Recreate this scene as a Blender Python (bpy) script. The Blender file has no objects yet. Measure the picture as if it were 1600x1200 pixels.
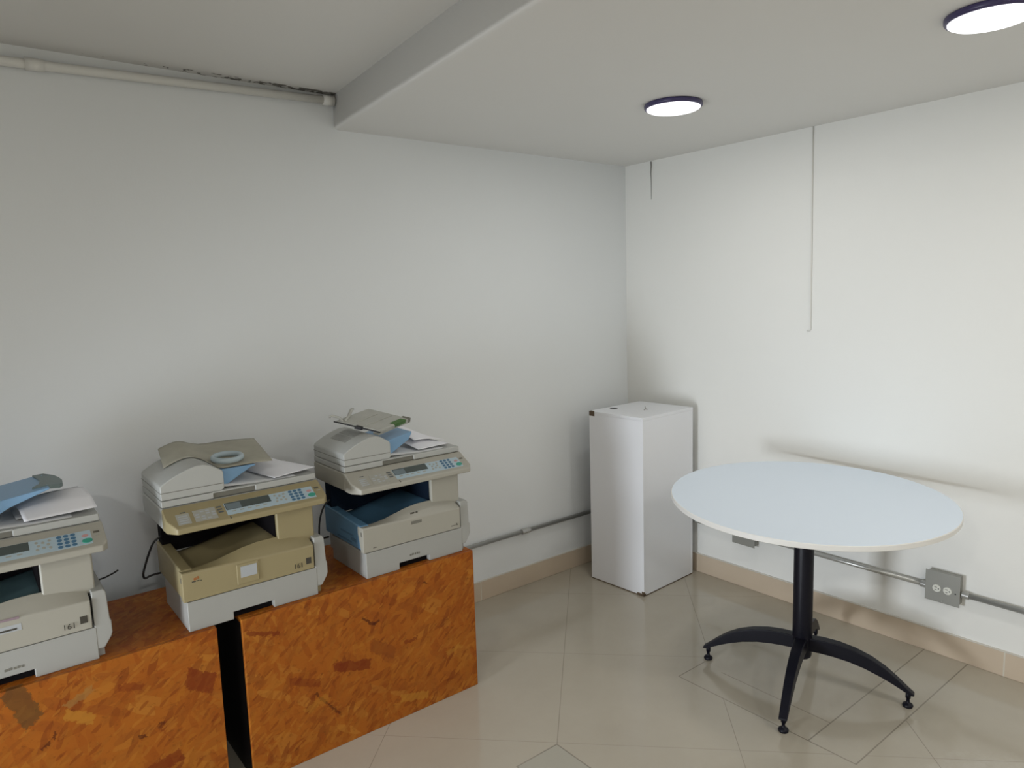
import bpy, bmesh, math, random
from mathutils import Vector, Matrix
random.seed(4)
PI = math.pi
sc = bpy.context.scene
C = sc.collection

# ------------------------------------------------------------------ camera
cam_d = bpy.data.cameras.new('camera'); cam = bpy.data.objects.new('camera', cam_d); C.objects.link(cam)
cam_d.sensor_width = 36; cam_d.lens = 1106.4 / 1600 * 36; cam_d.clip_start = .05
yaw, pitch, roll = 0.9012, -0.1267, -0.0311
fw = Vector((math.cos(yaw)*math.cos(pitch), math.sin(yaw)*math.cos(pitch), math.sin(pitch)))
rt = Vector((math.sin(yaw), -math.cos(yaw), 0)); up = rt.cross(fw)
r2 = math.cos(roll)*rt + math.sin(roll)*up; u2 = -math.sin(roll)*rt + math.cos(roll)*up
cam.matrix_world = Matrix(((r2.x, u2.x, -fw.x, -3.3199), (r2.y, u2.y, -fw.y, -3.0208), (r2.z, u2.z, -fw.z, 1.6549), (0, 0, 0, 1)))
sc.camera = cam

# ------------------------------------------------------------------ world, light, exposure
world = bpy.data.worlds.new('world'); sc.world = world; world.use_nodes = True
world.node_tree.nodes['Background'].inputs[0].default_value = (.62, .75, 1, 1)
world.node_tree.nodes['Background'].inputs[1].default_value = 1.0
sc.view_settings.view_transform = 'Standard'; sc.view_settings.look = 'None'
sc.view_settings.gamma = 1; sc.view_settings.use_curve_mapping = False
sc.view_settings.exposure = 0.0
def area(name, loc, rot, sx, sy, power, col, shape='RECTANGLE', spread=PI):
    l = bpy.data.lights.new(name, 'AREA'); l.shape = shape; l.size = sx
    if shape == 'RECTANGLE': l.size_y = sy
    l.energy = power; l.color = col; l.spread = spread
    o = bpy.data.objects.new(name, l); C.objects.link(o); o.location = loc; o.rotation_euler = rot
    return o
# low daylight from the left, its source assumed: an unseen half-raised roller door
DAY_E = 15.2
area('assumed_daylight', (-5.26, -1.3, .62), (0, -PI/2, 0), .6, .6, DAY_E, (.87, .935, 1.0), spread=math.radians(76))
LAMP_E = 4.0; GLOW = 1.8

# ------------------------------------------------------------------ materials
def nt(name):
    m = bpy.data.materials.new(name); m.use_nodes = True
    n = m.node_tree; b = n.nodes['Principled BSDF']; return m, n, b
def N(n, t, **k):
    o = n.nodes.new(t)
    for a, v in k.items():
        if a.startswith('i_'):
            key = a[2:]; key = int(key) if key.isdigit() else key.replace('_', ' ')
            o.inputs[key].default_value = v
        else: setattr(o, a, v)
    return o
def col4(c): return (c[0], c[1], c[2], 1)
def srgb(r, g, b):
    f = lambda v: (v/255/12.92) if v/255 <= .04045 else ((v/255+.055)/1.055)**2.4
    return (f(r), f(g), f(b))
def plain(name, c, rough=.5, metal=0, bump=0, bscale=300, var=0, vscale=6, coat=0, spec=.5):
    m, n, b = nt(name)
    b.inputs['Base Color'].default_value = col4(c); b.inputs['Roughness'].default_value = rough
    b.inputs['Metallic'].default_value = metal; b.inputs['Coat Weight'].default_value = coat
    b.inputs['Specular IOR Level'].default_value = spec
    tc = N(n, 'ShaderNodeTexCoord')
    if var:
        no = N(n, 'ShaderNodeTexNoise', i_Scale=vscale, i_Detail=4); n.links.new(tc.outputs['Object'], no.inputs['Vector'])
        mx = N(n, 'ShaderNodeMix', data_type='RGBA'); mx.inputs[6].default_value = col4([v*(1-var) for v in c]); mx.inputs[7].default_value = col4([min(1, v*(1+var)) for v in c])
        n.links.new(no.outputs['Fac'], mx.inputs[0]); n.links.new(mx.outputs[2], b.inputs['Base Color'])
    if bump:
        no2 = N(n, 'ShaderNodeTexNoise', i_Scale=bscale, i_Detail=3); n.links.new(tc.outputs['Object'], no2.inputs['Vector'])
        bp = N(n, 'ShaderNodeBump', i_Strength=bump, i_Distance=.002); n.links.new(no2.outputs['Fac'], bp.inputs['Height']); n.links.new(bp.outputs['Normal'], b.inputs['Normal'])
    return m
def math_(n, op, a, b=None, c=None):
    o = n.nodes.new('ShaderNodeMath'); o.operation = op
    for i, v in enumerate((a, b, c)):
        if v is None: continue
        if isinstance(v, (int, float)): o.inputs[i].default_value = v
        else: n.links.new(v, o.inputs[i])
    return o.outputs[0]
def mixc(n, fac, a, b):
    mx = n.nodes.new('ShaderNodeMix'); mx.data_type = 'RGBA'
    if isinstance(fac, (int, float)): mx.inputs[0].default_value = fac
    else: n.links.new(fac, mx.inputs[0])
    for i, v in ((6, a), (7, b)):
        if isinstance(v, tuple): mx.inputs[i].default_value = col4(v)
        else: n.links.new(v, mx.inputs[i])
    return mx.outputs[2]

M = {}
M['wall'] = plain('wall_paint', (.80, .80, .77), .55, bump=.12, bscale=120, var=.012, vscale=2)
M['wall_cool'] = plain('wall_paint_cool', (.75, .77, .775), .55, bump=.12, bscale=120, var=.012, vscale=2)
M['ceil'] = plain('ceiling_paint', (.72, .71, .68), .7, bump=.15, bscale=90, var=.015, vscale=2)
M['white_lam'] = plain('white_laminate', (.80, .81, .84), .38, var=.01)
M['table_lam'] = plain('table_laminate', (.75, .84, .95), .35)
M['edge'] = plain('table_edging', (.74, .73, .70), .4)
M['black'] = plain('black_powder_coat', (.003, .003, .008), .45, bump=.05, bscale=600, spec=.25)
M['blackside'] = plain('black_side_board', (.006, .004, .005), .6)
M['lampring'] = plain('lamp_ring', (.045, .035, .11), .35)
M['pvc'] = plain('painted_pipe', (.72, .71, .67), .45)
M['steel'] = plain('galvanised_steel', (.45, .45, .43), .30, metal=.55, var=.08, vscale=25)
M['box'] = plain('grey_metal_box', (.30, .30, .275), .45, metal=.3)
M['recept'] = plain('receptacle_plastic', (.72, .72, .66), .35)
M['dark'] = plain('dark_plastic', (.01, .01, .012), .5)
M['wiregrey'] = plain('old_wire', (.07, .065, .06), .6)
M['cord'] = plain('black_rubber', (.008, .008, .01), .5)
M['wood'] = plain('chipped_board_core', (.11, .075, .045), .8, var=.3, vscale=80)
M['paper'] = plain('white_paper', (.82, .82, .86), .7)
M['paperg'] = plain('grey_paper', (.58, .59, .60), .7)

def baseboard_mat():
    m, n, b = nt('beige_ceramic_baseboard')
    tc = N(n, 'ShaderNodeTexCoord'); sx = N(n, 'ShaderNodeSeparateXYZ'); n.links.new(tc.outputs['Object'], sx.inputs[0])
    s = math_(n, 'ADD', sx.outputs[0], sx.outputs[1]); s = math_(n, 'ADD', s, 2.107+9*.9)
    f = math_(n, 'FRACT', math_(n, 'DIVIDE', s, .9)); f = math_(n, 'ABSOLUTE', math_(n, 'SUBTRACT', f, .0))
    ln = math_(n, 'LESS_THAN', f, .006)
    no = N(n, 'ShaderNodeTexNoise', i_Scale=5, i_Detail=5); n.links.new(tc.outputs['Object'], no.inputs['Vector'])
    c = mixc(n, no.outputs['Fac'], (.52, .42, .315), (.60, .50, .385))
    n.links.new(mixc(n, ln, c, (.62, .58, .5)), b.inputs['Base Color']); b.inputs['Roughness'].default_value = .35
    return m
M['base'] = baseboard_mat()
M['caulk'] = plain('skirting_grout', (.63, .60, .54), .7)

def floor_mat():
    m, n, b = nt('polished_floor_tile')
    tc = N(n, 'ShaderNodeTexCoord'); sx = N(n, 'ShaderNodeSeparateXYZ'); n.links.new(tc.outputs['Object'], sx.inputs[0])
    x, y = sx.outputs[0], sx.outputs[1]
    def near(v, c, w): return math_(n, 'LESS_THAN', math_(n, 'ABSOLUTE', math_(n, 'SUBTRACT', v, c)), w)
    def rng(v, a, b_): return math_(n, 'MULTIPLY', math_(n, 'GREATER_THAN', v, a), math_(n, 'LESS_THAN', v, b_))
    mul = lambda a, b_: math_(n, 'MULTIPLY', a, b_)
    mx = lambda a, b_: math_(n, 'MAXIMUM', a, b_)
    # diagonal tile joints, 0.66 m tiles
    d1 = math_(n, 'SUBTRACT', x, y); d2 = math_(n, 'ADD', x, y)
    def joints(d, off):
        f = math_(n, 'FRACT', math_(n, 'DIVIDE', math_(n, 'ADD', d, -off + 9.3), .93))
        f = math_(n, 'ABSOLUTE', math_(n, 'SUBTRACT', f, .5))      # 0.5 at the joint
        return math_(n, 'GREATER_THAN', f, .5-.0019/.93)
    j1 = joints(d1, -.52); j2 = joints(d2, -2.90)
    # straight border strips under and behind the table
    patch = mul(rng(x, -1.012, .1), rng(y, -1.962, -1.198))
    out = math_(n, 'SUBTRACT', 1, patch)
    # small straight inset square
    ins = mul(rng(x, -1.907, -1.717), rng(y, -1.386, -1.196))
    out2 = mul(out, math_(n, 'SUBTRACT', 1, ins))
    w = .0026
    strong = mul(j1, out2)
    weak = mul(j2, out2)
    st = mul(near(x, -1.012, w), rng(y, -1.962, -1.198))
    st = mx(st, mul(near(x, -.85, w*.7), rng(y, -1.785, -1.3)))
    st = mx(st, mul(near(y, -1.198, w), rng(x, -1.012, -.83)))
    st = mx(st, mul(near(y, -1.785, w), rng(x, -1.012, 0)))
    st = mx(st, mul(near(y, -1.960, w), rng(x, -1.012, 0)))
    ib = mx(mul(mx(near(x, -1.907, w), near(x, -1.717, w)), rng(y, -1.388, -1.194)), mul(mx(near(y, -1.386, w), near(y, -1.196, w)), rng(x, -1.909, -1.715)))
    st = mx(st, ib)
    no = N(n, 'ShaderNodeTexNoise', i_Scale=2.2, i_Detail=7, i_Roughness=.62); n.links.new(tc.outputs['Object'], no.inputs['Vector'])
    no3 = N(n, 'ShaderNodeTexNoise', i_Scale=30, i_Detail=5); n.links.new(tc.outputs['Object'], no3.inputs['Vector'])
    base = mixc(n, no.outputs['Fac'], (.39, .345, .272), (.50, .455, .375))
    base = mixc(n, mul(no3.outputs['Fac'], .12), base, (.46, .43, .36))
    base = mixc(n, mul(ins, .35), base, (.33, .35, .31))
    # whitish worn stain at the right
    dx = math_(n, 'SUBTRACT', x, -.83); dy = math_(n, 'SUBTRACT', y, -2.42)
    rr = math_(n, 'SQRT', math_(n, 'ADD', mul(dx, dx), mul(dy, dy)))
    no4 = N(n, 'ShaderNodeTexNoise', i_Scale=16, i_Detail=6, i_Roughness=.7); n.links.new(tc.outputs['Object'], no4.inputs['Vector'])
    blot = math_(n, 'SUBTRACT', math_(n, 'ADD', .20, mul(no4.outputs['Fac'], .22)), rr)
    blot = math_(n, 'MINIMUM', math_(n, 'MAXIMUM', math_(n, 'MULTIPLY', blot, 6), 0), .55)
    blot = mul(blot, no4.outputs['Fac'])
    base = mixc(n, blot, base, (.60, .57, .52))
    # fades of the grout (dirt comes and goes)
    ng = N(n, 'ShaderNodeTexNoise', i_Scale=3.1, i_Detail=2); n.links.new(tc.outputs['Object'], ng.inputs['Vector'])
    gf = math_(n, 'ADD', .35, mul(ng.outputs['Fac'], .9))
    line = math_(n, 'MAXIMUM', math_(n, 'MAXIMUM', mul(strong, .55), mul(weak, .35)), mul(st, .62))
    line = math_(n, 'MINIMUM', mul(line, gf), 1)
    n.links.new(mixc(n, line, base, (.10, .085, .065)), b.inputs['Base Color'])
    nr = mul(no.outputs['Fac'], .10); n.links.new(math_(n, 'ADD', nr, .06), b.inputs['Roughness'])
    b.inputs['Specular IOR Level'].default_value = .55
    return m
M['floor'] = floor_mat()

def osb_mat(name, chips=()):
    m, n, b = nt(name)
    tc = N(n, 'ShaderNodeTexCoord'); sx = N(n, 'ShaderNodeSeparateXYZ'); n.links.new(tc.outputs['Object'], sx.inputs[0])
    u = sx.outputs[0]; v = math_(n, 'ADD', sx.outputs[1], sx.outputs[2])
    cb = N(n, 'ShaderNodeCombineXYZ'); n.links.new(u, cb.inputs[0]); n.links.new(v, cb.inputs[1])
    warp = N(n, 'ShaderNodeTexNoise', i_Scale=9, i_Detail=3); n.links.new(cb.outputs[0], warp.inputs['Vector'])
    wv = N(n, 'ShaderNodeVectorMath', operation='SCALE'); wv.inputs[3].default_value = .03
    ws = N(n, 'ShaderNodeVectorMath', operation='SUBTRACT'); ws.inputs[1].default_value = (.5, .5, .5)
    n.links.new(warp.outputs['Color'], ws.inputs[0]); n.links.new(ws.outputs[0], wv.inputs[0])
    wa = N(n, 'ShaderNodeVectorMath', operation='ADD'); n.links.new(cb.outputs[0], wa.inputs[0]); n.links.new(wv.outputs[0], wa.inputs[1])
    big = N(n, 'ShaderNodeTexNoise', i_Scale=5, i_Detail=4); n.links.new(cb.outputs[0], big.inputs['Vector'])
    col = mixc(n, big.outputs['Fac'], srgb(152, 78, 26), srgb(174, 104, 40))
    pal = [(srgb(122, 52, 14), srgb(180, 114, 50)), (srgb(134, 60, 18), srgb(186, 124, 60)), (srgb(112, 42, 12), srgb(172, 104, 38)), (srgb(146, 72, 22), srgb(162, 90, 32))]
    for k, (ang, sa, sb_) in enumerate(((15, 9, 36), (-32, 8, 30), (62, 12, 44), (-75, 14, 50), (38, 24, 90))):
        mp = N(n, 'ShaderNodeMapping', vector_type='TEXTURE'); mp.inputs['Rotation'].default_value = (0, 0, math.radians(ang))
        mp.inputs['Scale'].default_value = (1/sa, 1/sb_, 1); mp.inputs['Location'].default_value = (k*.37, k*.21, 0)
        n.links.new(wa.outputs[0], mp.inputs['Vector'])
        vo = N(n, 'ShaderNodeTexVoronoi', voronoi_dimensions='2D', i_Scale=1.0, i_Randomness=.9); n.links.new(mp.outputs[0], vo.inputs['Vector'])
        sc_ = N(n, 'ShaderNodeSeparateColor'); n.links.new(vo.outputs['Color'], sc_.inputs[0])
        pick = math_(n, 'GREATER_THAN', sc_.outputs[0], .60)
        edge = math_(n, 'LESS_THAN', vo.outputs['Distance'], .52)
        a, c = pal[k % 4]
        cc = mixc(n, sc_.outputs[1], a, c)
        col = mixc(n, math_(n, 'MULTIPLY', math_(n, 'MULTIPLY', pick, edge), .58), col, cc)
    fine = N(n, 'ShaderNodeTexNoise', i_Scale=55, i_Detail=6, i_Roughness=.7); n.links.new(wa.outputs[0], fine.inputs['Vector'])
    fr = N(n, 'ShaderNodeValToRGB'); fr.color_ramp.elements[0].position = .56; fr.color_ramp.elements[1].position = .74; n.links.new(fine.outputs['Fac'], fr.inputs[0])
    col = mixc(n, math_(n, 'MULTIPLY', fr.outputs[0], .55), col, srgb(70, 26, 8))
    mp2 = N(n, 'ShaderNodeMapping'); mp2.inputs['Rotation'].default_value = (0, 0, .5); mp2.inputs['Scale'].default_value = (9, 60, 1); n.links.new(cb.outputs[0], mp2.inputs['Vector'])
    gr = N(n, 'ShaderNodeTexNoise', i_Scale=1.6, i_Detail=5); n.links.new(mp2.outputs[0], gr.inputs['Vector'])
    gr2 = N(n, 'ShaderNodeValToRGB'); gr2.color_ramp.elements[0].position = .60; gr2.color_ramp.elements[1].position = .72; n.links.new(gr.outputs['Fac'], gr2.inputs[0])
    col = mixc(n, math_(n, 'MULTIPLY', gr2.outputs[0], .18), col, srgb(92, 36, 12))
    for (cx, cz, w, h, ang, c, op) in chips:
        du = math_(n, 'SUBTRACT', u, cx); dv = math_(n, 'SUBTRACT', sx.outputs[2], cz)
        ca, sa = math.cos(math.radians(ang)), math.sin(math.radians(ang))
        p = math_(n, 'ADD', math_(n, 'MULTIPLY', du, ca), math_(n, 'MULTIPLY', dv, sa))
        q = math_(n, 'SUBTRACT', math_(n, 'MULTIPLY', dv, ca), math_(n, 'MULTIPLY', du, sa))
        wob = math_(n, 'MULTIPLY', math_(n, 'SUBTRACT', fine.outputs['Fac'], .5), .045)
        p = math_(n, 'ADD', math_(n, 'ABSOLUTE', math_(n, 'ADD', p, math_(n, 'MULTIPLY', q, .3))), wob); q = math_(n, 'ADD', math_(n, 'ABSOLUTE', q), wob)
        msk = math_(n, 'MULTIPLY', math_(n, 'LESS_THAN', p, w/2), math_(n, 'LESS_THAN', q, h/2))
        msk = math_(n, 'MULTIPLY', msk, math_(n, 'LESS_THAN', sx.outputs[1], .02))
        col = mixc(n, math_(n, 'MULTIPLY', msk, op*.85), col, c)
    tint = n.nodes.new('ShaderNodeMix'); tint.data_type = 'RGBA'; tint.blend_type = 'MULTIPLY'; tint.inputs[0].default_value = 1
    n.links.new(col, tint.inputs[6]); tint.inputs[7].default_value = (.94, .93, .55, 1); col = tint.outputs[2]
    n.links.new(col, b.inputs['Base Color']); b.inputs['Roughness'].default_value = .5
    b.inputs['Specular IOR Level'].default_value = .25
    bp = N(n, 'ShaderNodeBump', i_Strength=.25, i_Distance=.001); n.links.new(fine.outputs['Fac'], bp.inputs['Height']); n.links.new(bp.outputs[0], b.inputs['Normal'])
    return m
RED = srgb(112, 38, 12); BRN = srgb(122, 60, 26); DRK = srgb(68, 20, 8); YEL = srgb(180, 124, 56); GRY = srgb(88, 64, 42); PAL = srgb(152, 118, 84)

# ------------------------------------------------------------------ mesh helpers
def link(name, bm, mat, parent=None, bevel=0, seg=2, smooth=False, loc=None):
    bmesh.ops.recalc_face_normals(bm, faces=bm.faces)
    me = bpy.data.meshes.new(name); bm.to_mesh(me); bm.free()
    mats = mat if isinstance(mat, (list, tuple)) else [mat]
    for m_ in mats: me.materials.append(m_)
    o = bpy.data.objects.new(name, me); C.objects.link(o)
    if parent: o.parent = parent
    if loc: o.location = loc
    if smooth:
        for p in me.polygons: p.use_smooth = True
    if bevel:
        bv = o.modifiers.new('bevel', 'BEVEL'); bv.width = bevel; bv.segments = seg; bv.limit_method = 'ANGLE'; bv.angle_limit = math.radians(32)
        if not smooth:
            for p in me.polygons: p.use_smooth = True
            wn = o.modifiers.new('wn', 'WEIGHTED_NORMAL'); wn.keep_sharp = False
    return o
def B(): return bmesh.new()
def box(bm, x0, x1, y0, y1, z0, z1, mi=0):
    v = [bm.verts.new((x, y, z)) for z in (z0, z1) for y in (y0, y1) for x in (x0, x1)]
    for f in ((0, 2, 3, 1), (4, 5, 7, 6), (0, 1, 5, 4), (2, 6, 7, 3), (0, 4, 6, 2), (1, 3, 7, 5)):
        bm.faces.new([v[i] for i in f]).material_index = mi
    return bm
def prism(bm, poly, a0, a1, axis):
    # poly points in the plane perpendicular to axis: axis x -> (y,z); y -> (x,z); z -> (x,y)
    def P(p, a): return {'x': (a, p[0], p[1]), 'y': (p[0], a, p[1]), 'z': (p[0], p[1], a)}[axis]
    A = [bm.verts.new(P(p, a0)) for p in poly]; Bv = [bm.verts.new(P(p, a1)) for p in poly]
    n = len(poly)
    bm.faces.new(A); bm.faces.new(Bv[::-1])
    for i in range(n): bm.faces.new((A[i], A[(i+1) % n], Bv[(i+1) % n], Bv[i]))
    return bm
def tube(bm, pts, r, seg=12, caps=True, closed=False):
    pts = [Vector(p) for p in pts]; n = len(pts); rings = []
    ref = None
    for i, p in enumerate(pts):
        if closed: t = (pts[(i+1) % n] - pts[i-1]).normalized()
        else: t = (pts[min(i+1, n-1)] - pts[max(i-1, 0)]).normalized()
        if ref is None: ref = Vector((0, 0, 1)) if abs(t.z) < .9 else Vector((1, 0, 0))
        a = (ref - t*ref.dot(t)).normalized(); ref = a; b_ = t.cross(a)
        rr = r[i] if isinstance(r, (list, tuple)) else r
        rings.append([bm.verts.new(p + rr*(math.cos(2*PI*k/seg)*a + math.sin(2*PI*k/seg)*b_)) for k in range(seg)])
    m_ = n if closed else n-1
    for i in range(m_):
        A, D = rings[i], rings[(i+1) % n]
        for k in range(seg): bm.faces.new((A[k], A[(k+1) % seg], D[(k+1) % seg], D[k]))
    if caps and not closed: bm.faces.new(rings[0][::-1]); bm.faces.new(rings[-1])
    return bm
def lathe(bm, prof, cx, cy, seg=32, cap=True, mi=None):
    rings = [[bm.verts.new((cx + r*math.cos(2*PI*k/seg), cy + r*math.sin(2*PI*k/seg), z)) for k in range(seg)] for r, z in prof]
    for i in range(len(rings)-1):
        for k in range(seg):
            f = bm.faces.new((rings[i][k], rings[i][(k+1) % seg], rings[i+1][(k+1) % seg], rings[i+1][k]))
            if mi: f.material_index = mi[i]
    if cap:
        bm.faces.new(rings[0][::-1]); bm.faces.new(rings[-1])
    return bm
def sheet(bm, fn, nu, nv, th):
    # curved slab: fn(u,v) -> top point, thickness th downwards
    T = [[bm.verts.new(fn(i/nu, j/nv)) for j in range(nv+1)] for i in range(nu+1)]
    D = [[bm.verts.new(T[i][j].co - Vector((0, 0, th))) for j in range(nv+1)] for i in range(nu+1)]
    for i in range(nu):
        for j in range(nv):
            bm.faces.new((T[i][j], T[i+1][j], T[i+1][j+1], T[i][j+1])); bm.faces.new((D[i][j], D[i][j+1], D[i+1][j+1], D[i+1][j]))
    for i in range(nu):
        bm.faces.new((T[i][0], D[i][0], D[i+1][0], T[i+1][0])); bm.faces.new((T[i][nv], T[i+1][nv], D[i+1][nv], D[i][nv]))
    for j in range(nv):
        bm.faces.new((T[0][j], T[0][j+1], D[0][j+1], D[0][j])); bm.faces.new((T[nu][j], D[nu][j], D[nu][j+1], T[nu][j+1]))
    return bm
def tag(o, label=None, cat=None, group=None, kind=None):
    if label: o['label'] = label
    if cat: o['category'] = cat
    if group: o['group'] = group
    if kind: o['kind'] = kind
    return o
def thing(name, label, cat, loc, rz=0, group=None):
    o = bpy.data.objects.new(name, None); C.objects.link(o); o.location = loc; o.rotation_euler = (0, 0, rz); o.empty_display_size = .1
    return tag(o, label, cat, group)
def struct(name, bm, mat, parent=None, **k):
    o = link(name, bm, mat, parent, **k)
    if not parent: o['kind'] = 'structure'
    return o
def text_mesh(name, s, size, mat, parent, mw):
    cu = bpy.data.curves.new(name, 'FONT'); cu.body = s; cu.size = size; cu.extrude = .0002; cu.align_x = 'CENTER'
    t = bpy.data.objects.new(name, cu); C.objects.link(t)
    me = bpy.data.meshes.new_from_object(t.evaluated_get(bpy.context.evaluated_depsgraph_get()))
    bpy.data.objects.remove(t); bpy.data.curves.remove(cu)
    me.materials.clear(); me.materials.append(mat)
    o = bpy.data.objects.new(name, me); C.objects.link(o); o.parent = parent; o.matrix_local = mw
    return o

# ------------------------------------------------------------------ the room
XW, YW = -5.2, -5.0
HL, HH = 2.40, 2.545
struct('floor', box(B(), XW-.1, .1, YW-.1, .1, -.1, 0), M['floor'])
struct('wall_left', box(B(), XW-.1, .1, 0, .1, 0, 2.7), M['wall_cool'])
struct('wall_right', box(B(), 0, .1, YW-.1, 0, 0, 2.7), M['wall'])
struct('wall_back', box(B(), XW-.1, 0, YW-.1, YW, 0, 2.7), M['wall'])
# far wall; the unseen half-raised roller door is added to keep daylight low
wy0, wy1, wz0, wz1 = -1.95, -.75, 0, 2.0
bm = B()
box(bm, XW-.1, XW, YW, wy0, 0, 2.7); box(bm, XW-.1, XW, wy1, 0, 0, 2.7); box(bm, XW-.1, XW, wy0, wy1, wz1, 2.7)
struct('wall_far', bm, M['wall'])
bm = B()
for k in range(9): box(bm, XW-.07, XW-.045+.006*(k % 2), wy0, wy1, .95+.1175*k, 1.06+.1175*k)
struct('added_door_1', bm, M['box'], bevel=.004)

def stain_ceiling():
    m, n, b = nt('stained_ceiling_paint')
    tc = N(n, 'ShaderNodeTexCoord'); sx = N(n, 'ShaderNodeSeparateXYZ'); n.links.new(tc.outputs['Object'], sx.inputs[0])
    no = N(n, 'ShaderNodeTexNoise', i_Scale=38, i_Detail=5); n.links.new(tc.outputs['Object'], no.inputs['Vector'])
    mask = math_(n, 'GREATER_THAN', sx.outputs[1], -.045)
    lim = math_(n, 'MULTIPLY', math_(n, 'MAXIMUM', math_(n, 'SUBTRACT', sx.outputs[0], -2.85), 0), .26)
    thr = math_(n, 'SUBTRACT', .68, lim)
    st = math_(n, 'MULTIPLY', mask, math_(n, 'GREATER_THAN', no.outputs['Fac'], thr))
    n.links.new(mixc(n, math_(n, 'MULTIPLY', st, .8), (.72, .71, .68), (.06, .045, .03)), b.inputs['Base Color']); b.inputs['Roughness'].default_value = .7
    return m
struct('ceiling', box(B(), XW-.1, .1, YW-.1, .1, HH, HH+.1), stain_ceiling())
bm = B()
e_ = .06
lo = [bm.verts.new((x, y, HL)) for x, y in ((-1.889+.102*e_, e_), (e_, e_), (e_, YW-e_), (-1.889+.102*(YW-e_), YW-e_))]
hi = [bm.verts.new((x, y, HH+e_)) for x, y in ((-1.881+.045*e_, e_), (e_, e_), (e_, YW-e_), (-1.881+.045*(YW-e_), YW-e_))]
bm.faces.new(lo); bm.faces.new(hi[::-1])
for i in range(4): bm.faces.new((lo[i], lo[(i+1) % 4], hi[(i+1) % 4], hi[i]))
struct('ceiling', bm, M['ceil'], bevel=.022, seg=5)
# tile skirting
struct('baseboard_left', box(B(), XW, 0, -.010, 0, 0, .108), M['base'], bevel=.003)
struct('baseboard_right', box(B(), -.010, 0, YW, -.010, 0, .108), M['base'], bevel=.003)
struct('baseboard_back', box(B(), XW, -.010, YW, YW+.010, 0, .108), M['base'])
struct('trim_1', box(B(), XW, 0, -.011, 0, .108, .1115), M['caulk'])
struct('trim_2', box(B(), -.011, 0, YW, -.011, .108, .1115), M['caulk'])

# ------------------------------------------------------------------ ceiling lamps
def em(name, c, s):
    m, n, b = nt(name); b.inputs['Base Color'].default_value = (.9, .9, .9, 1)
    b.inputs['Emission Color'].default_value = col4(c); b.inputs['Emission Strength'].default_value = s; return m
M['glow'] = em('lit_diffuser', (.97, .97, 1), GLOW)
def lamp(x, y, z, label, r=.117, e=1.0):
    t = thing('ceiling_lamp', label, 'lamp', (x, y, z), group='round ceiling lamps')
    link('lamp_ring', lathe(B(), [(r*.90, 0), (r*.985, -.001), (r, -.004), (r*.995, -.014), (r*.96, -.0185), (r*.925, -.019), (r*.915, -.016)], 0, 0, 48), M['lampring'], t, smooth=True)
    d = link('diffuser', lathe(B(), [(r*.914, -.0165), (r*.914, -.021), (r*.85, -.025), (r*.6, -.027), (.001, -.027)], 0, 0, 48), M['glow'], t, smooth=True)
    l = bpy.data.lights.new('lamp_light', 'AREA'); l.shape = 'DISK'; l.size = r*1.8; l.energy = LAMP_E*e; l.color = (1.0, .985, .945)
    lo = bpy.data.objects.new('lamp_light', l); C.objects.link(lo); lo.parent = t; lo.location = (0, 0, -.030)
    return t
lamp(-.921, -1.102, HL, 'round ceiling lamp with dark purple ring, the whole one near the room corner', e=.95)
lamp(-.931, -2.229, HL, 'larger looking round ceiling lamp cut off by the top right edge of the photo', e=.55)
for (x, y, z, e) in ((-.95, -3.5, HL, 2.3), (-.95, -4.6, HL, 2.3), (-3.3, -4.2, HH, 4.8), (-4.6, -2.9, HH, 5.2)):  # unseen fill lamps, added behind the camera to brighten the room
    lamp(x, y, z, 'unseen round fill lamp added on the ceiling behind the viewer', e=e)

# ------------------------------------------------------------------ pipes, conduits, boxes, wires
def zc(x): return 2.515 + (x+1.89)*.028
bm = tube(B(), [(XW, -.024, zc(XW)), (-1.90, -.024, zc(-1.90))], .0165, 16)
o = thing('ceiling_pipe', 'thin white painted pipe along the top of the left wall under the ceiling', 'pipe', (-1.9, -.024, zc(-1.9)))
pp = link('pipe', bm, M['pvc'], o, smooth=True); pp.location = (1.9, .024, -zc(-1.9))
for x0, x1 in ((-3.02, -2.965), (-1.945, -1.895)):
    q = link('coupling', tube(B(), [(x0, -.024, zc(x0)), (x1, -.024, zc(x1))], .021, 16), M['pvc'], o, smooth=True); q.location = (1.9, .024, -zc(-1.9))

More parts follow.
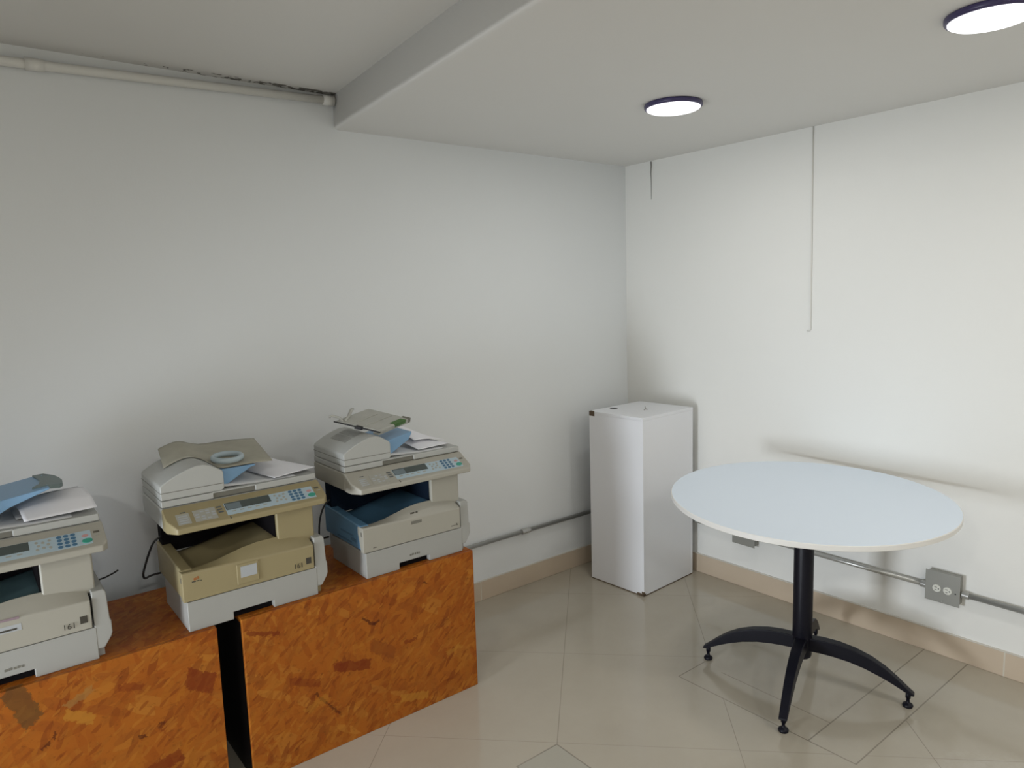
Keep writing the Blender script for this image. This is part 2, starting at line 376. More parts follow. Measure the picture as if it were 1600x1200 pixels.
def conduit(name, label, pts, fit=(), r=.0115, clips=()):
    p0 = Vector(pts[0]); o = thing(name, label, 'conduit', p0)
    link('tube', tube(B(), [Vector(p)-p0 for p in pts], r, 14), M['steel'], o, smooth=True)
    for a, b_ in fit: link('coupling', tube(B(), [Vector(a)-p0, Vector(b_)-p0], r*1.35, 20), M['steel'], o, bevel=.0015)
    for (c0, c1) in clips: link('strap', box(B(), c0[0]-p0.x, c1[0]-p0.x, c0[1]-p0.y, c1[1]-p0.y, c0[2]-p0.z, c1[2]-p0.z), M['steel'], o, bevel=.001)
    return o
conduit('wall_conduit', 'grey metal conduit low on the left wall between desk and white pedestal', [(-4.8, -.022, .3245), (-.03, -.022, .3245)], fit=[((-.91, -.022, .3245), (-.85, -.022, .3245))])
def ebox(name, label, yc, zc_, w=.138, h=.137, recept=True):
    t = thing(name, label, 'electrical box', (0, yc, zc_-h/2))
    link('box_body', box(B(), -.045, -.001, -w/2+.006, w/2-.006, .006, h-.006), M['box'], t, bevel=.003)
    link('cover_plate', box(B(), -.048, -.045, -w/2, w/2, 0, h), M['box'], t, bevel=.001)
    if recept:
        for dy in (.0215, -.0215):
            bm = B(); n_ = 28
            prism(bm, [(dy + .0168*math.cos(2*PI*k/n_), h*.455+.0168*math.sin(2*PI*k/n_)*.98) for k in range(n_)], -.0525, -.048, 'x')
            r = link('receptacle', bm, M['recept'], t, bevel=.001)
            bm = B()
            for zz, ln in ((.0055, .010), (-.0065, .008)): box(bm, -.0531, -.0524, dy-ln/2+.003, dy+ln/2+.003, h*.455+zz-.0012, h*.455+zz+.0012)
            prism(bm, [(dy-.0085 + .0027*math.cos(2*PI*k/10), h*.455+.0027*math.sin(2*PI*k/10)) for k in range(10)], -.0531, -.0524, 'x')
            link('socket_slot', bm, M['dark'], r)
        for (sy, sz) in ((-.052, h*.42), (.0, h*.06)):
            bm = B(); prism(bm, [(sy + .003*math.cos(2*PI*k/10), sz+.003*math.sin(2*PI*k/10)) for k in range(10)], -.0495, -.048, 'x'); link('screw', bm, M['steel'] if sz < .03 else M['dark'], t)
    return t
ebox('outlet_box', 'square grey metal box with two white outlet faces on right wall', -1.861, .3255)
ebox('junction_box', 'plain grey metal box on right wall, mostly hidden behind the round tabletop', -.873, .325, recept=False)
conduit('wall_conduit', 'grey metal conduit on right wall behind table leading to the outlet box', [(-.022, -.945, .312), (-.022, -1.792, .312)], fit=[((-.022, -1.765, .312), (-.022, -1.794, .312))])
conduit('wall_conduit', 'shiny metal conduit running right from outlet box out of the photo', [(-.022, -1.932, .312), (-.022, -4.8, .312)], fit=[((-.022, -1.930, .312), (-.022, -1.958, .312))])
conduit('wall_conduit', 'short grey metal conduit from the room corner to the plain box', [(-.022, -.03, .312), (-.022, -.804, .312)])
tag(link('wire', tube(B(), [(-.006, -.206, 2.395), (-.009, -.209, 2.37), (-.006, -.204, 2.33), (-.007, -.207, 2.28), (-.004, -.205, 2.23), (-.004, -.206, 2.18)], [.0028, .0024, .0017, .0013, .001, .0007], 8), M['wiregrey'], smooth=True),
    'thin dark stub of wire hanging from ceiling near the room corner', 'wire')
bm = tube(B(), [(-.004, -1.1985, 2.399), (-.004, -1.2, 2.1), (-.004, -1.204, 1.8), (-.004, -1.207, 1.435), (-.004, -1.200, 1.428), (-.004, -1.190, 1.43)], .0032, 8)
tag(link('cable', bm, M['pvc'], smooth=True), 'long thin white cable running down the right wall from the ceiling', 'cable')

# ------------------------------------------------------------------ white pedestal cabinet in the corner
t = thing('pedestal', 'tall white laminate pedestal with chipped corners standing in room corner', 'pedestal', (-.512, -.570, 0), math.radians(3))
PW, PD, PH = .455, .378, .985
link('side_panel', box(B(), 0, .016, .0, PD, .006, PH-.016), M['white_lam'], t, bevel=.0012)
link('side_panel', box(B(), PW-.016, PW, .0, PD, .006, PH-.016), M['white_lam'], t, bevel=.0012)
link('front_panel', box(B(), .016, PW-.016, .0008, .016, .006, PH-.016), M['white_lam'], t, bevel=.0008)
link('back_panel', box(B(), .016, PW-.016, PD-.016, PD-.0008, .006, PH-.016), M['white_lam'], t)
link('top_panel', box(B(), 0, PW, 0, PD, PH-.0158, PH), M['white_lam'], t, bevel=.0012)
tag(link('bottom_edge', box(B(), .001, PW-.001, .001, PD-.001, 0, .006), M['wood'], t), 'dark raw board edge along the floor')
# chips: exposed core
bm = B(); prism(bm, [(-.0012, PD-.0005), (.016, PD-.0005), (.012, PD-.030), (-.0012, PD-.040)], PH-.026, PH+.0006, 'z')
tag(link('chipped_corner', bm, M['wood'], t), 'dark chipped rear left corner')
bm = B(); prism(bm, [(-.0014, -.0014), (.016, -.0014), (.008, .006), (-.0014, .046)], .005, .016, 'z'); prism(bm, [(-.0014, -.0014), (.007, -.0014), (-.0014, .014)], .005, .027, 'z')
tag(link('chipped_corner', bm, M['wood'], t), 'dark chipped foot at the front corner')
bm = B(); lathe(bm, [(.023, PH+.0002), (.023, PH+.0008)], .150, .325, 24); tag(link('cable_hole', bm, M['dark'], t), 'dark round hole in the top')
bm = B()
tube(bm, [(.205, .150, PH+.001), (.222, .165, PH+.0015), (.235, .160, PH+.001)], .0016, 6); tube(bm, [(.238, .150, PH+.001), (.236, .163, PH+.002), (.240, .170, PH+.014)], .0022, 6)
tag(link('scuff', bm, M['box'], t), 'small grey scuff mark on the top')

# ------------------------------------------------------------------ round table
tx, ty = -.66, -1.56
t = thing('round_table', 'round white table on a black four-legged pedestal near the right wall', 'table', (tx, ty, 0))
R0 = .548
tl = math.atan(.012)
bm = B(); lathe(bm, [(.001, -.022), (R0-.004, -.022), (R0, -.0195), (R0, -.0025), (R0-.0025, 0), (.001, 0)], 0, 0, 128, mi=[0, 1, 1, 1, 0])
top = link('tabletop', bm, [M['table_lam'], M['edge']], t)
top.location = (.05, .02, .788); top.rotation_euler = (.021, -.017, 0)
link('mounting_plate', box(B(), -.15, .15, -.15, .15, .752, .7585), M['black'], t)
link('column', lathe(B(), [(.030, .112), (.036, .118), (.0385, .130), (.0385, .753)], 0, 0, 36), M['black'], t, smooth=True, bevel=.001)
prof = [(.03, .204), (.08, .2065), (.14, .203), (.20, .191), (.26, .170), (.31, .142), (.355, .108), (.39, .077), (.412, .060), (.414, .054), (.404, .052),
        (.375, .066), (.34, .084), (.30, .102), (.24, .124), (.18, .139), (.12, .147), (.07, .150), (.03, .150)]
for k in range(4):
    a = math.radians(20.3 + 90*k)
    bm = B()
    nP = len(prof)
    def wd(r): return .0235 - .008*min(1, r/.41)
    A = [bm.verts.new((r, -wd(r), z)) for r, z in prof]; D = [bm.verts.new((r, wd(r), z)) for r, z in prof]
    bm.faces.new(A); bm.faces.new(D[::-1])
    for i in range(nP): bm.faces.new((A[i], A[(i+1) % nP], D[(i+1) % nP], D[i]))
    g = link('leg', bm, M['black'], t, bevel=.005, seg=3); g.rotation_euler = (0, 0, a)
    f = link('foot', lathe(B(), [(.004, .0), (.0175, .0), (.0195, .006), (.0175, .012), (.010, .016), (.0065, .019), (.0065, .036), (.0095, .037), (.0095, .064), (.004, .064)], .392, 0, 20), M['black'], g, smooth=True)

# ------------------------------------------------------------------ two OSB desks
DH, YF, YB = .598, -.672, -.185
def desk(name, label, x0, x1, chips):
    t = thing(name, label, 'desk', (x0, YF, 0), group='particle board desks under the printers')
    w = x1-x0; d = YB-YF
    mat = osb_mat('osb_'+label[:5].strip(), [(cx-x0, cz, *rest) for cx, cz, *rest in chips])
    link('front_panel', box(B(), 0, w, 0, .017, 0, DH-.0005), mat, t, bevel=.0022)
    link('top_board', box(B(), .001, w-.001, .018, d, DH-.018, DH), mat, t, bevel=.0015)
    link('side_panel', box(B(), .003, .018, .018, d-.004, 0, DH-.0185), M['blackside'], t)
    link('side_panel', box(B(), w-.018, w-.003, .018, d-.004, 0, DH-.0185), mat if x1 > -2 else M['blackside'], t)
    link('back_panel', box(B(), .018, w-.018, d-.02, d-.006, 0, DH-.0185), M['blackside'], t)
    return t
desk('desk', 'orange flake board desk at the left, carrying the leftmost printer', -3.70, -2.728,
     [(-3.262, .543, .13, .055, -68, GRY, .85), (-2.792, .435, .095, .065, -32, RED, .8), (-3.13, .452, .085, .032, -35, YEL, .75), (-3.125, .512, .08, .02, 22, PAL, .6),
      (-3.21, .41, .055, .008, 38, DRK, .85), (-2.915, .205, .10, .04, 12, RED, .75), (-2.974, .32, .018, .012, 0, DRK, .8), (-2.92, .335, .024, .011, 40, DRK, .7), (-2.99, .49, .07, .022, -20, RED, .6)])
desk('desk', 'orange flake board desk at the right, its front reaching toward the pedestal', -2.648, -1.697,
     [(-2.262, .293, .15, .036, -16, RED, .85), (-2.135, .315, .12, .045, -36, BRN, .6), (-2.58, .528, .115, .014, -18, RED, .8), (-2.01, .307, .058, .014, -2, RED, .75),
      (-2.005, .068, .13, .03, -14, YEL, .65), (-2.447, .298, .12, .028, -22, RED, .6), (-2.365, .18, .15, .008, -52, DRK, .75), (-2.19, .444, .06, .009, -42, DRK, .85),
      (-1.93, .52, .03, .008, -35, DRK, .85), (-2.155, .43, .02, .008, 20, DRK, .8), (-2.41, .20, .09, .03, 20, YEL, .45), (-1.86, .33, .05, .012, 30, BRN, .7), (-1.81, .20, .07, .02, 10, YEL, .5)])

# ------------------------------------------------------------------ multifunction printers
WARM = (.36, .345, .295); GREYW = (.345, .345, .325); BEIGE = (.30, .25, .135); LID = (.41, .415, .395)
pl = lambda nm, c, **k: plain(nm, c, .45, bump=.06, bscale=900, **k)
M['lid'] = pl('printer_lid_plastic', LID, var=.03)
M['body'] = pl('printer_grey_plastic', GREYW, var=.03)
M['warm'] = pl('printer_warm_white', WARM, var=.03)
M['beige'] = pl('printer_yellowed_plastic', BEIGE, var=.05)
M['padw'] = plain('keypad_light', (.36, .355, .31), .5)
M['padb'] = plain('keypad_pale_blue', (.40, .50, .56), .4)
M['lcd'] = plain('lcd_glass', (.07, .085, .08), .2)
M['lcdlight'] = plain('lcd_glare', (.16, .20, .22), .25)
M['keyblue'] = plain('key_blue', (.06, .15, .25), .4)
M['keydark'] = plain('key_dark', (.10, .11, .115), .45)
M['green'] = plain('start_key_green', (.04, .30, .22), .35)
M['red'] = plain('stop_key_red', (.50, .26, .25), .4)
M['blue'] = plain('feeder_tray_blue', (.20, .36, .56), .4)
M['bluedk'] = plain('output_tray_blue', (.065, .15, .24), .4)
M['baydk'] = plain('shaded_blue_plastic', (.006, .012, .024), .8, spec=.08)  # blue plastic darkened to carry the shade inside the output bay
M['teal'] = plain('output_tray_teal', (.07, .12, .13), .4)
M['endgrey'] = plain('tray_extension_grey', (.14, .19, .19), .45)
M['shadow'] = plain('shaded_inner_plastic', (.006, .005, .006), .8, spec=.08)  # near-black colour stands for shade in the output bay and tray notch
M['mark'] = plain('printed_mark', (.045, .04, .03), .6)
M['sticker'] = plain('silver_sticker', (.40, .42, .44), .4)
M['labelgrey'] = plain('worn_grey_label', (.27, .27, .25), .5, var=.3, vscale=150)
M['purple'] = plain('purple_sticker', (.26, .19, .22), .5)
M['orange'] = plain('orange_mark', (.30, .11, .03), .5)
M['recess'] = plain('lid_handle_recess', (.16, .155, .13), .6)
M['darklbl'] = plain('dark_label', (.10, .09, .07), .5)

def arc_z(x):
    P = [(-.02, .207), (.0, .206), (.05, .205), (.10, .2115), (.15, .224), (.20, .236), (.25, .2425), (.30, .2435), (.35, .239), (.40, .228), (.44, .212)]
    for (a, za), (b_, zb) in zip(P, P[1:]):
        if x <= b_:
            f = (x-a)/(b_-a); f = f*f*(3-2*f)*.35 + f*.65
            return za+(zb-za)*f
    return P[-1][1]
ADF = [(-.034, .474), (-.029, .481), (-.010, .493), (.007, .502), (.028, .511), (.052, .5205), (.078, .5275), (.104, .5285), (.126, .521), (.146, .508), (.160, .499), (.166, .492)]
def adf_z(x):
    for (a, za), (b_, zb) in zip(ADF, ADF[1:]):
        if x <= b_: return za+(zb-za)*(x-a)/(b_-a)
    return ADF[-1][1]
def crease(x): return .2005 - .010*(x/.43)

def printer(name, label, x0, y0, pal, kind, rz=0):
    t = thing(name, label, 'printer', (x0, y0, DH), rz, group='old multifunction printers on the desks')
    W = .440
    # paper tray (bottom) with hand notch
    bm = B(); prism(bm, [(0, 0), (.142, 0), (.142, .026), (.278, .026), (.278, 0), (W, 0), (W, .1005), (0, .1005)], 0, .30, 'y')
    tr = link('paper_tray', bm, M['body'], t, bevel=.003)
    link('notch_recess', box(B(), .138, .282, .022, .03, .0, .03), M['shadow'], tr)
    # main body above the tray
    bm = B(); prism(bm, [(.006, .02), (.35, .02), (.35, .2), (.10, .2), (.006, .17)][::-1] if False else [(.02, .1015), (.35, .1015), (.35, .150), (.02, .135)], .006, W-.005, 'x')
    link('body', bm, M['warm'] if kind == 3 else M['body'], t, bevel=.004)
    link('rear_base', box(B(), .012, W-.01, .302, .35, .03, .1013), M['body'], t, bevel=.003)
    # left side cover
    bm = B(); prism(bm, [(.018, .108), (.34, .108), (.34, .222), (.06, .206), (.018, .204)], -.008, .03, 'x')
    link('side_cover', bm, pal['side'], t, bevel=.006, seg=3)
    if kind == 3:
        bm = B(); box(bm, -.0092, -.0078, .08, .19, .150, .156); box(bm, -.0092, -.0078, .06, .10, .132, .144); box(bm, -.0092, -.0078, .10, .22, .120, .126)
        link('vent_slot', bm, M['bluedk'], t)
    # front door with wave-shaped top
    bm = B(); n_ = 26; xs = [-.010 + (.440)*i/n_ for i in range(n_+1)]
    rows = []
    for x in xs:
        c = crease(x) ; a = arc_z(x)
        rows.append([(x, -.004, .1035), (x, -.006, c-.004), (x, -.002, c+.0015), (x, .038, a-.006), (x, .040, a-.030), (x, .018, .1035)])
    V = [[bm.verts.new(p) for p in r] for r in rows]
    for i in range(n_):
        for k in range(6): bm.faces.new((V[i][k], V[i+1][k], V[i+1][(k+1) % 6], V[i][(k+1) % 6]))
    bm.faces.new(V[0][::-1]); bm.faces.new(V[-1])
    door = link('front_door', bm, pal['door'], t, bevel=.0025, seg=2)
    # output tray: dished surface
    def f(u, v):
        x = .0 + .330*u; y = .036 + .250*v
        ridge = math.exp(-(u/.05)**2)
        z = arc_z(x)*.55 + .45*(.186+.07*u*u) - .012 - .022*math.sin(PI*min(1, v*1.1+.05))*math.sin(PI*min(1, u+.08)) + .020*ridge*1.0
        return (x, y, z)
    link('output_tray', sheet(B(), f, 30, 16, .012), pal['out'], t, smooth=True)
    # right column and back wall of the output bay
    bm = B(); prism(bm, [(.318, .03), (.452, .03), (.452, .34), (.318, .34)], .198, .335, 'z')
    link('column', bm, pal['col'], t, bevel=.006, seg=3)
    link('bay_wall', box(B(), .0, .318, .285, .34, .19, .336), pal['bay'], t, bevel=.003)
    link('bay_side_shade', box(B(), .3135, .3178, .045, .285, .215, .3345), pal['bay'], t)  # thin dark sheet added as the shade on the column's inner face
    # right side door (grey)
    bm = B(); prism(bm, [(.4355, .030), (.457, .030), (.477, .060), (.481, .072), (.481, .110), (.4775, .115), (.474, .203), (.468, .212), (.4355, .212)], .001, .31, 'y')
    link('side_door', bm, M['body'], t, bevel=.003)
    link('side_foot', box(B(), .436, .458, .02, .30, .0, .030), M['body'] if kind != 2 else pal['col'], t, bevel=.002)
    # control panel
    poly = [(-.036, .07), (-.036, .018), (-.012, -.021), (.478, -.021), (.492, -.004), (.492, .07)]
    bm = B(); zt = lambda y: .353 + (y+.021)*.572
    A = [bm.verts.new((x, y, .333 + (0 if y > .05 else .001))) for x, y in poly]; D = [bm.verts.new((x, y, zt(y))) for x, y in poly]
    bm.faces.new(A[::-1]); bm.faces.new(D); 
    for i in range(6): bm.faces.new((A[i], A[(i+1) % 6], D[(i+1) % 6], D[i]))
    cp = link('control_panel', bm, pal['panel'], t, bevel=.0045, seg=3)
    # panel-plane frame: u = x, v = up the slope from the front lip
    sl = math.atan(.572); ax = Vector((1, 0, 0)); av = Vector((0, math.cos(sl), math.sin(sl))); an = ax.cross(av)
    def PP(u, v, h=0): return Vector((u, -.021, .353)) + av*v + an*h
    def pbox(bm, u0, u1, v0, v1, h0=-.001, h1=.0008, skew=0):
        q = [(u0, v0), (u1, v0), (u1+skew, v1), (u0+skew, v1)]
        lo = [bm.verts.new(PP(a, b_, h0)) for a, b_ in q]; hi = [bm.verts.new(PP(a, b_, h1)) for a, b_ in q]
        bm.faces.new(lo[::-1]); bm.faces.new(hi)
        for i in range(4): bm.faces.new((lo[i], lo[(i+1) % 4], hi[(i+1) % 4], hi[i]))
        return bm
    def disc(bm, u, v, ru, rv, h1=.002, n_=16):
        lo = [bm.verts.new(PP(u+ru*math.cos(2*PI*k/n_), v+rv*math.sin(2*PI*k/n_), -.001)) for k in range(n_)]; hi = [bm.verts.new(PP(u+ru*math.cos(2*PI*k/n_), v+rv*math.sin(2*PI*k/n_), h1)) for k in range(n_)]
        bm.faces.new(lo[::-1]); bm.faces.new(hi)
        for i in range(n_): bm.faces.new((lo[i], lo[(i+1) % n_], hi[(i+1) % n_], hi[i]))
        return bm
    # left touch area
    bm = B(); pbox(bm, -.004, .036, .016, .064); pbox(bm, .048, .118, .016, .068)
    lp = link('keypad', bm, M['padw'], cp)
    for k in range(4): link('mode_key', pbox(B(), .002, .030, .020+.010*k, .0245+.010*k, 0, .0016), M['sticker'], cp)
    bm = B(); pbox(bm, .012, .028, .068, .0715); link('panel_mark', bm, M['keydark'], cp)
    for j in range(4):
        for k in range(4): link('mode_key', pbox(B(), .053+.017*j, .064+.017*j, .022+.011*k, .028+.011*k, 0, .0012), M['sticker'] if (j+k) % 3 else M['padw'], cp)
    for k in range(3): link('function_key', pbox(B(), .124-.001*k, .140-.001*k, .036+.012*k, .0415+.012*k, 0, .0022), M['keydark'], cp, bevel=.0008)
    # right blue overlay
    bm = B(); pbox(bm, .148, .455, .017, .074, -.001, .0006)
    ov = link('key_overlay', bm, M['padb'], cp)
    link('display', pbox(B(), .150, .300, .040, .073, 0, .0012), M['lcd'], cp)
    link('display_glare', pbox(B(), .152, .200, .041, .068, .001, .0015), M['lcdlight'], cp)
    for k in range(5): link('display_key', pbox(B(), .165+.026*k, .178+.026*k, .029, .033, 0, .0016), M['padw'], cp)
    for (u, v) in ((.322, .048), (.334, .058), (.346, .048), (.334, .038), (.318, .062), (.350, .062), (.318, .034), (.350, .034)):
        link('arrow_key', disc(B(), u, v, .0042, .0042), M['padw'], cp)
    for i in range(3):
        for j in range(4): link('number_key', disc(B(), .374+.0175*i, .066-.0135*j, .0066, .0049, .0025), M['keyblue'], cp)
    link('start_key', disc(B(), .442, .031, .0135, .0085, .003, 24), M['green'], cp)
    link('stop_key', disc(B(), .439, .053, .0085, .005, .002), M['red'], cp)
    link('panel_label', pbox(B(), .462, .478, .058, .0655), M['darklbl'], cp)
    link('panel_label', pbox(B(), .466, .480, .046, .050), M['padw'], cp)
    link('panel_slot', pbox(B(), .1515, .1555, .001, .011, -.001, .001), M['darklbl'], cp)
    # scanner unit
    bm = B(); prism(bm, [(.0702, .335), (.345, .335), (.352, .36), (.352, .4045), (.0702, .4045)], -.036, .492, 'x')
    link('scanner_unit', bm, M['lid'] if kind != 3 else M['warm'], t, bevel=.006, seg=3)
    # lid with handle recess
    bm = B(); poly = [(-.034, .068), (.128, .068), (.128, .074), (.268, .074), (.268, .068), (.486, .068), (.488, .350), (-.034, .350)]
    prism(bm, poly, .4065, .4285, 'z'); lid = link('lid', bm, M['lid'], t, bevel=.003)
    bm = B(); prism(bm, [(.128, .0728), (.268, .0728), (.268, .0745), (.128, .0745)], .408, .4245, 'z'); link('handle_recess', bm, M['recess'], lid)
    bm = B(); box(bm, .126, .27, .068, .10, .4245, .430); link('handle_lip', bm, M['lid'], lid, bevel=.002)
    # document feeder: rounded block at the left
    prof_ = [(-.034, .430), (-.034, .474), (-.029, .481), (-.010, .493), (.007, .502), (.028, .511), (.052, .5205), (.078, .5275), (.104, .5285), (.126, .521), (.146, .508), (.160, .499), (.165, .492), (.165, .436), (.155, .430)]
    bm = B(); prism(bm, prof_, .0675, .345, 'y')
    ad = link('document_feeder', bm, M['lid'], t, bevel=.004, seg=3)
    bm = B(); box(bm, -.0345, .1605, .0669, .3455, .4535, .4555); link('feeder_seam', bm, M['recess'] , ad)
    # output surface beneath the feeder tray
    def g(u, v): return (.158+.26*u, .085+.25*v, .4295 + .012*(1-u)**2*1.0 + .004*math.sin(PI*v))
    link('output_surface', sheet(B(), g, 14, 10, .004), M['paperg'], lid, smooth=True)
    # feeder tray (blue wedge)
    L = {1: .372, 2: .285, 3: .285}[kind]
    tp = (lambda x: .4925) if kind == 2 else (lambda x: .492 + (x-.165)*.20 - max(0, x-.30)*.10)
    pts = [(.150, tp(.150)), (.20, tp(.20)), (.25, tp(.25)), (L, tp(L)), (L, tp(L)-.006), (.27, .484), (.22, .457), (.185, .438), (.150, .434)]
    bm = B(); prism(bm, pts, .105, .325, 'y')
    ft = link('feeder_tray', bm, M['blue'], t, bevel=.003)
    if kind == 1:
        ns = 12; out = [(.330, .140), (.345, .132), (.375, .133), (.402, .150), (.413, .185), (.416, .225), (.412, .265), (.402, .30), (.375, .318), (.345, .318), (.352, .27), (.357, .22), (.350, .17)]
        bm = B(); A = [bm.verts.new((x, y, tp(x)+.001-max(0, x-.37)*.35-.010)) for x, y in out]; D = [bm.verts.new((x, y, tp(x)+.004-max(0, x-.37)*.35)) for x, y in out]
        bm.faces.new(A[::-1]); bm.faces.new(D)
        for i in range(len(out)): bm.faces.new((A[i], A[(i+1) % len(out)], D[(i+1) % len(out)], D[i]))
        link('tray_extension', bm, M['endgrey'], ft, bevel=.001)
        bm = B(); box(bm, .196, .204, .15, .158, tp(.2)+.0, tp(.2)+.004); link('paper_guide', bm, M['keydark'], ft)
    if kind == 3:
        for xa, xb in ((.012, .044), (.050, .095)):
            link('feeder_label', sheet(B(), lambda u, v: (xa+(xb-xa)*u, .15+.13*v, adf_z(xa+(xb-xa)*u)+.0016), 6, 1, .0012), M['labelgrey'], ad)
    # power cord
    if kind in (2, 3):
        P = {2: [(.06, .30, .240), (.02, .31, .246), (-.017, .31, .233), (-.039, .315, .192), (-.058, .32, .137), (-.063, .32, .116), (-.058, .32, .103), (-.038, .32, .108), (.008, .32, .110)],
             3: [(.04, .30, .242), (.0, .30, .246), (-.026, .30, .225), (-.044, .30, .185), (-.052, .30, .14), (-.050, .30, .10), (-.01, .31, .09)]}[kind]
        Q = []
        for i in range(len(P)-1):
            a, b_ = Vector(P[i]), Vector(P[i+1]); p0 = Vector(P[max(0, i-1)]); p3 = Vector(P[min(len(P)-1, i+2)])
            for s in range(6):
                u = s/6; Q.append(.5*((2*a)+(b_-p0)*u+(2*p0-5*a+4*b_-p3)*u*u+(3*a-p0-3*b_+p3)*u**3))
        Q.append(Vector(P[-1])); link('power_cord', tube(B(), Q, .0038, 8), M['cord'], t, smooth=True)
    else:
        link('power_cord', tube(B(), [(.44, .335, .125), (.49, .337, .128), (.520, .338, .132), (.545, .338, .140), (.560, .338, .147)], .003, 8), M['cord'], t, smooth=True)
    # marks on the door and tray
    def fbox(bm, u0, u1, z0, z1, y=-.0055, th=.0006): return box(bm, u0, u1, y-th, y+.0006, z0, z1)
    front = Matrix.Translation((0, 0, 0))
    def txt(s, x, z, size, mat, par, y=-.0068): 
        return text_mesh('printed_number', s, size, mat, par, Matrix.Translation((x, y, z)) @ Matrix.Rotation(PI/2, 4, 'X'))
    if kind in (1, 2):
        link('printed_square', fbox(B(), .400, .419, .125, .147), M['mark'], door)
        txt('161', .372, .119, .024, M['mark'], door)
    if kind == 2:
        bm = box(B(), .160, .233, -.0085, -.004, .117, .187); bd = link('badge_frame', bm, M['beige'], door, bevel=.002)
        link('badge_sticker', box(B(), .172, .226, -.0096, -.0084, .140, .178), M['sticker'], bd)
        bm = B(); fbox(bm, .025, .034, .172, .180); fbox(bm, .036, .041, .174, .183); link('logo_mark', bm, M['orange'], door)
        bm = B(); fbox(bm, .019, .031, .166, .1695); fbox(bm, .033, .042, .1665, .1695); fbox(bm, .045, .050, .1655, .168); link('logo_line', bm, M['mark'], door)
    if kind == 1:
        bm = fbox(B(), .170, .256, .184, .1965, y=-.0052); link('sticker', bm, M['purple'], door)
        bm = fbox(B(), .165, .259, .156, .175); st = link('sticker', bm, M['sticker'], door)
        bm = fbox(B(), .185, .248, .160, .165, y=-.0062); link('sticker_line', bm, M['mark'], st)
    if kind == 3:
        bm = fbox(B(), .198, .246, .170, .184, y=-.0052); link('sticker', bm, M['recess'], door)
        bm = B(); 
        for a, b_ in ((.206, .210), (.212, .222), (.225, .229), (.232, .238)): box(bm, a, b_, .009, .0105, arc_z(.22)*.25+.75*crease(.22)+.0005, arc_z(.22)*.25+.75*crease(.22)+.007)
        link('logo_mark', bm, M['mark'], door)
        txt('A', .411, .117, .016, M['mark'], door)
        bm = fbox(B(), .385, .402, .119, .121); link('logo_line', bm, M['recess'], door)
        bm = fbox(B(), .03, .045, .116, .119); link('logo_line', bm, M['recess'], door)
    if kind in (1, 3):
        bm = B()
        for a, b_, zz in ((.188, .196, 0), (.198, .206, .001), (.210, .216, .0), (.219, .226, .001), (.228, .234, 0)): box(bm, a+(.02 if kind == 1 else 0), b_+(.02 if kind == 1 else 0), -.0008, .0004, .043+zz, .0500+zz)
        link('tray_mark', bm, M['recess'], tr)
    link('door_latch', box(B(), -.0115, -.008, .004, .010, .168, .184), M['recess'], door)
    return t

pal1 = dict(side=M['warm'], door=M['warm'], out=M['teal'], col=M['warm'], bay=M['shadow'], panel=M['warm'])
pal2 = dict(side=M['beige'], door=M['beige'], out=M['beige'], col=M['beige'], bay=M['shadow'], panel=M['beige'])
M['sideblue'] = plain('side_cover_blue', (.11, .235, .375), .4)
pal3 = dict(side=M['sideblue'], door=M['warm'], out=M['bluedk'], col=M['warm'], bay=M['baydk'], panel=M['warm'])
Y0 = -.650
P1 = (-3.500, Y0+.008, DH); P2 = (-2.806, Y0, DH); P3 = (-2.172, Y0, DH)
printer('printer', 'leftmost printer, cut by the photo edge, blue feeder tray with grey end raised', P1[0], P1[1], pal1, 1)
printer('printer', 'middle printer with yellowed beige front door and control panel', P2[0], P2[1], pal2, 2)
printer('printer', 'rightmost printer with blue left side cover and blue output tray', P3[0], P3[1], pal3, 3)

# ------------------------------------------------------------------ loose things on the printers
def at(P, x, y, z): return Vector((P[0]+x, P[1]+y, P[2]+z))
# middle: dusty plastic cover sheet + ring
M['dusty'] = plain('dusty_beige_plastic', (.36, .345, .28), .6, var=.25, vscale=14)
def f(u, v):   # u along x, v depth
    x = .010 + .335*u + .018*v
    k = min(1, max(0, (x-.10)/.075)); k = k*k*(3-2*k)
    y0 = .205*(1-k) + .105*k; y = y0 + (.350-y0-.03*max(0, u-.7))*v
    zl = adf_z(min(x, .12))+.007 + (y-.205)*.22*(1 if x < .12 else 1)
    zr = .499 + (y-.10)*.185 - .05*max(0, x-.28)
    return at(P2, x, y, max(zl*(1-k)+zr*k, adf_z(x)+.006 if x < .16 else 0))
c0 = at(P2, .18, .22, .54)
o = link('plastic_cover', sheet(B(), lambda u, v: f(u, v)-c0, 20, 12, .0035), M['dusty'], smooth=True, loc=c0)
tag(o, 'thin dusty beige plastic cover lying across top of the middle printer', 'plastic cover')
rc = at(P2, .205, .150, .5225)
bm = B(); n_ = 40
tube(bm, [(.047*math.cos(2*PI*k/n_), .044*math.sin(2*PI*k/n_), 0) for k in range(n_)], .0085, 12, closed=True)
M['ring'] = plain('pale_blue_plastic', (.38, .46, .50), .25)
o = link('ring', bm, M['ring'], smooth=True, loc=rc); o.scale = (1, 1, 1.15); o.rotation_euler = (.10, .0, 0)
tag(o, 'pale blue-grey plastic ring lying on top of the middle printer', 'ring')

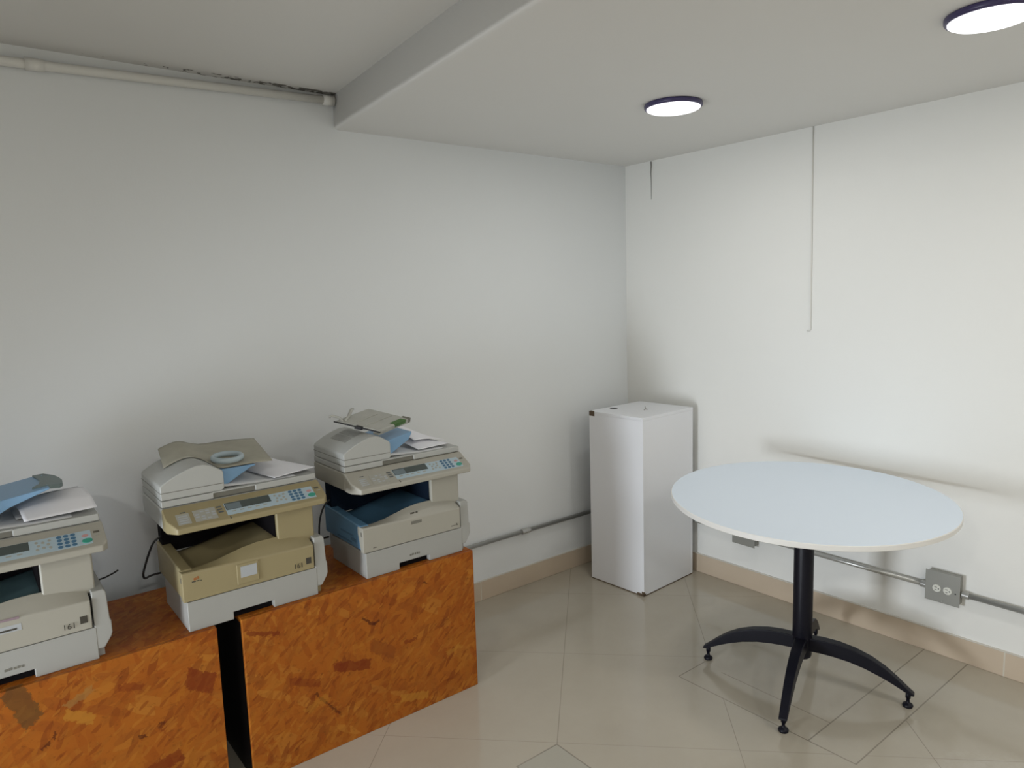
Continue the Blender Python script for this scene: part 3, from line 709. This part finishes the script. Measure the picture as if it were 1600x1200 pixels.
# paper sheets on the lids
def paper(P, name, label, ox, oy, w, d, ang, fz, mat='paper'):
    ca, sa = math.cos(ang), math.sin(ang); c = at(P, ox, oy, .437)
    def g(u, v):
        a, b_ = (u-.5)*w, (v-.5)*d
        return Vector((a*ca-b_*sa, a*sa+b_*ca, fz(u, v)))
    o = link(name, sheet(B(), g, 16, 12, .0006), M[mat], smooth=True, loc=c)
    return tag(o, label, 'paper', 'loose paper sheets on the printer lids')
paper(P2, 'paper_sheet', 'curled white paper sheet on right end of the middle printer lid', .395, .185, .17, .21, math.radians(12), lambda u, v: .003+.030*math.sin(PI*min(1, u*1.05))*v**1.3+.004*u*(1-v))
paper(P3, 'paper_sheet', 'white paper sheet raised behind the dismantled part on the rightmost printer', .386, .235, .17, .16, math.radians(10), lambda u, v: .006+.072*math.sin(PI*.5*(1-u)**1.0)*(.35+.65*v))
paper(P3, 'paper_sheet', 'narrow curled white paper near the front edge of rightmost printer lid', .375, .155, .16, .12, math.radians(6), lambda u, v: .003+.026*v*math.sin(PI*min(1, .25+u*.75)))
paper(P1, 'paper_sheet', 'wide grey-white paper sheet at the back of the leftmost printer lid', .375, .235, .20, .20, math.radians(4), lambda u, v: .004+.012*v+.016*u*(1-.3*v), 'paperg')
paper(P1, 'paper_sheet', 'white paper sheet at the front of the leftmost printer lid', .385, .160, .19, .15, math.radians(6), lambda u, v: .006+.020*min(1, v*2.5)+.022*v*math.sin(PI*min(1, .10+u*.6)))

# rightmost: a dismantled printer part with green circuit board
M['partgrey'] = plain('part_grey_plastic', (.42, .42, .385), .5, var=.10, vscale=30)
M['pcb'] = plain('circuit_board_green', (.07, .16, .04), .5, var=.4, vscale=60)
base = at(P3, .135, .105, .535)
t = thing('printer_part', 'detached grey printer part with green circuit board atop the rightmost printer', 'printer part', base)
ex = Vector((.165, .045, .022)); ey = Vector((-.125, .110, .044)); exn = ex.normalized(); eyn = ey.normalized(); en = exn.cross(eyn).normalized()
Mx = Matrix((( exn.x, eyn.x, en.x, 0), (exn.y, eyn.y, en.y, 0), (exn.z, eyn.z, en.z, 0), (0, 0, 0, 1)))
def pt(name, bm, mat, **k):
    bmesh.ops.transform(bm, matrix=Mx, verts=bm.verts); return link(name, bm, mat, t, **k)
lx, ly = ex.length, ey.length
pt('part_plate', box(B(), 0, lx, 0, ly, -.004, .006), M['partgrey'], bevel=.002)
bm = B(); box(bm, 0, lx, -.003, .020, -.016, .004); box(bm, .01, .05, -.005, 0, -.010, .000); box(bm, lx*.45, lx*.5, -.005, 0, -.014, .002)
pt('part_front', bm, M['partgrey'], bevel=.0015)
bm = B(); box(bm, lx*.50, lx*.86, -.0045, .018, -.008, .0085); pt('circuit_board', bm, M['pcb'])
bm = B(); box(bm, lx-.008, lx+.006, -.004, .03, -.014, .008); pt('part_end', bm, M['keydark'] if False else M['recess'], bevel=.002)
bm = B(); tube(bm, [(-.004, -.01, .001), (-.004, ly+.004, .001)], .0028, 8); box(bm, -.010, .006, ly*.36, ly*.52, -.006, .006); pt('rod', bm, M['dark'])
bm = B()
tube(bm, [(.008, ly*.86, .004), (.004, ly*.95, .020), (-.006, ly*1.08, .026), (-.014, ly*1.10, .020)], .005, 8)
tube(bm, [(.014, ly*.85, .006), (.05, ly*.93, .012), (.085, ly*1.04, .024), (.100, ly*1.08, .022)], .006, 8)
pt('bracket', bm, M['partgrey'], smooth=True)
bm = B(); box(bm, .02, lx*.9, ly*.35, ly*.40, .006, .009); box(bm, .03, lx*.8, ly*.62, ly*.66, .006, .009); pt('rib', bm, M['partgrey'])
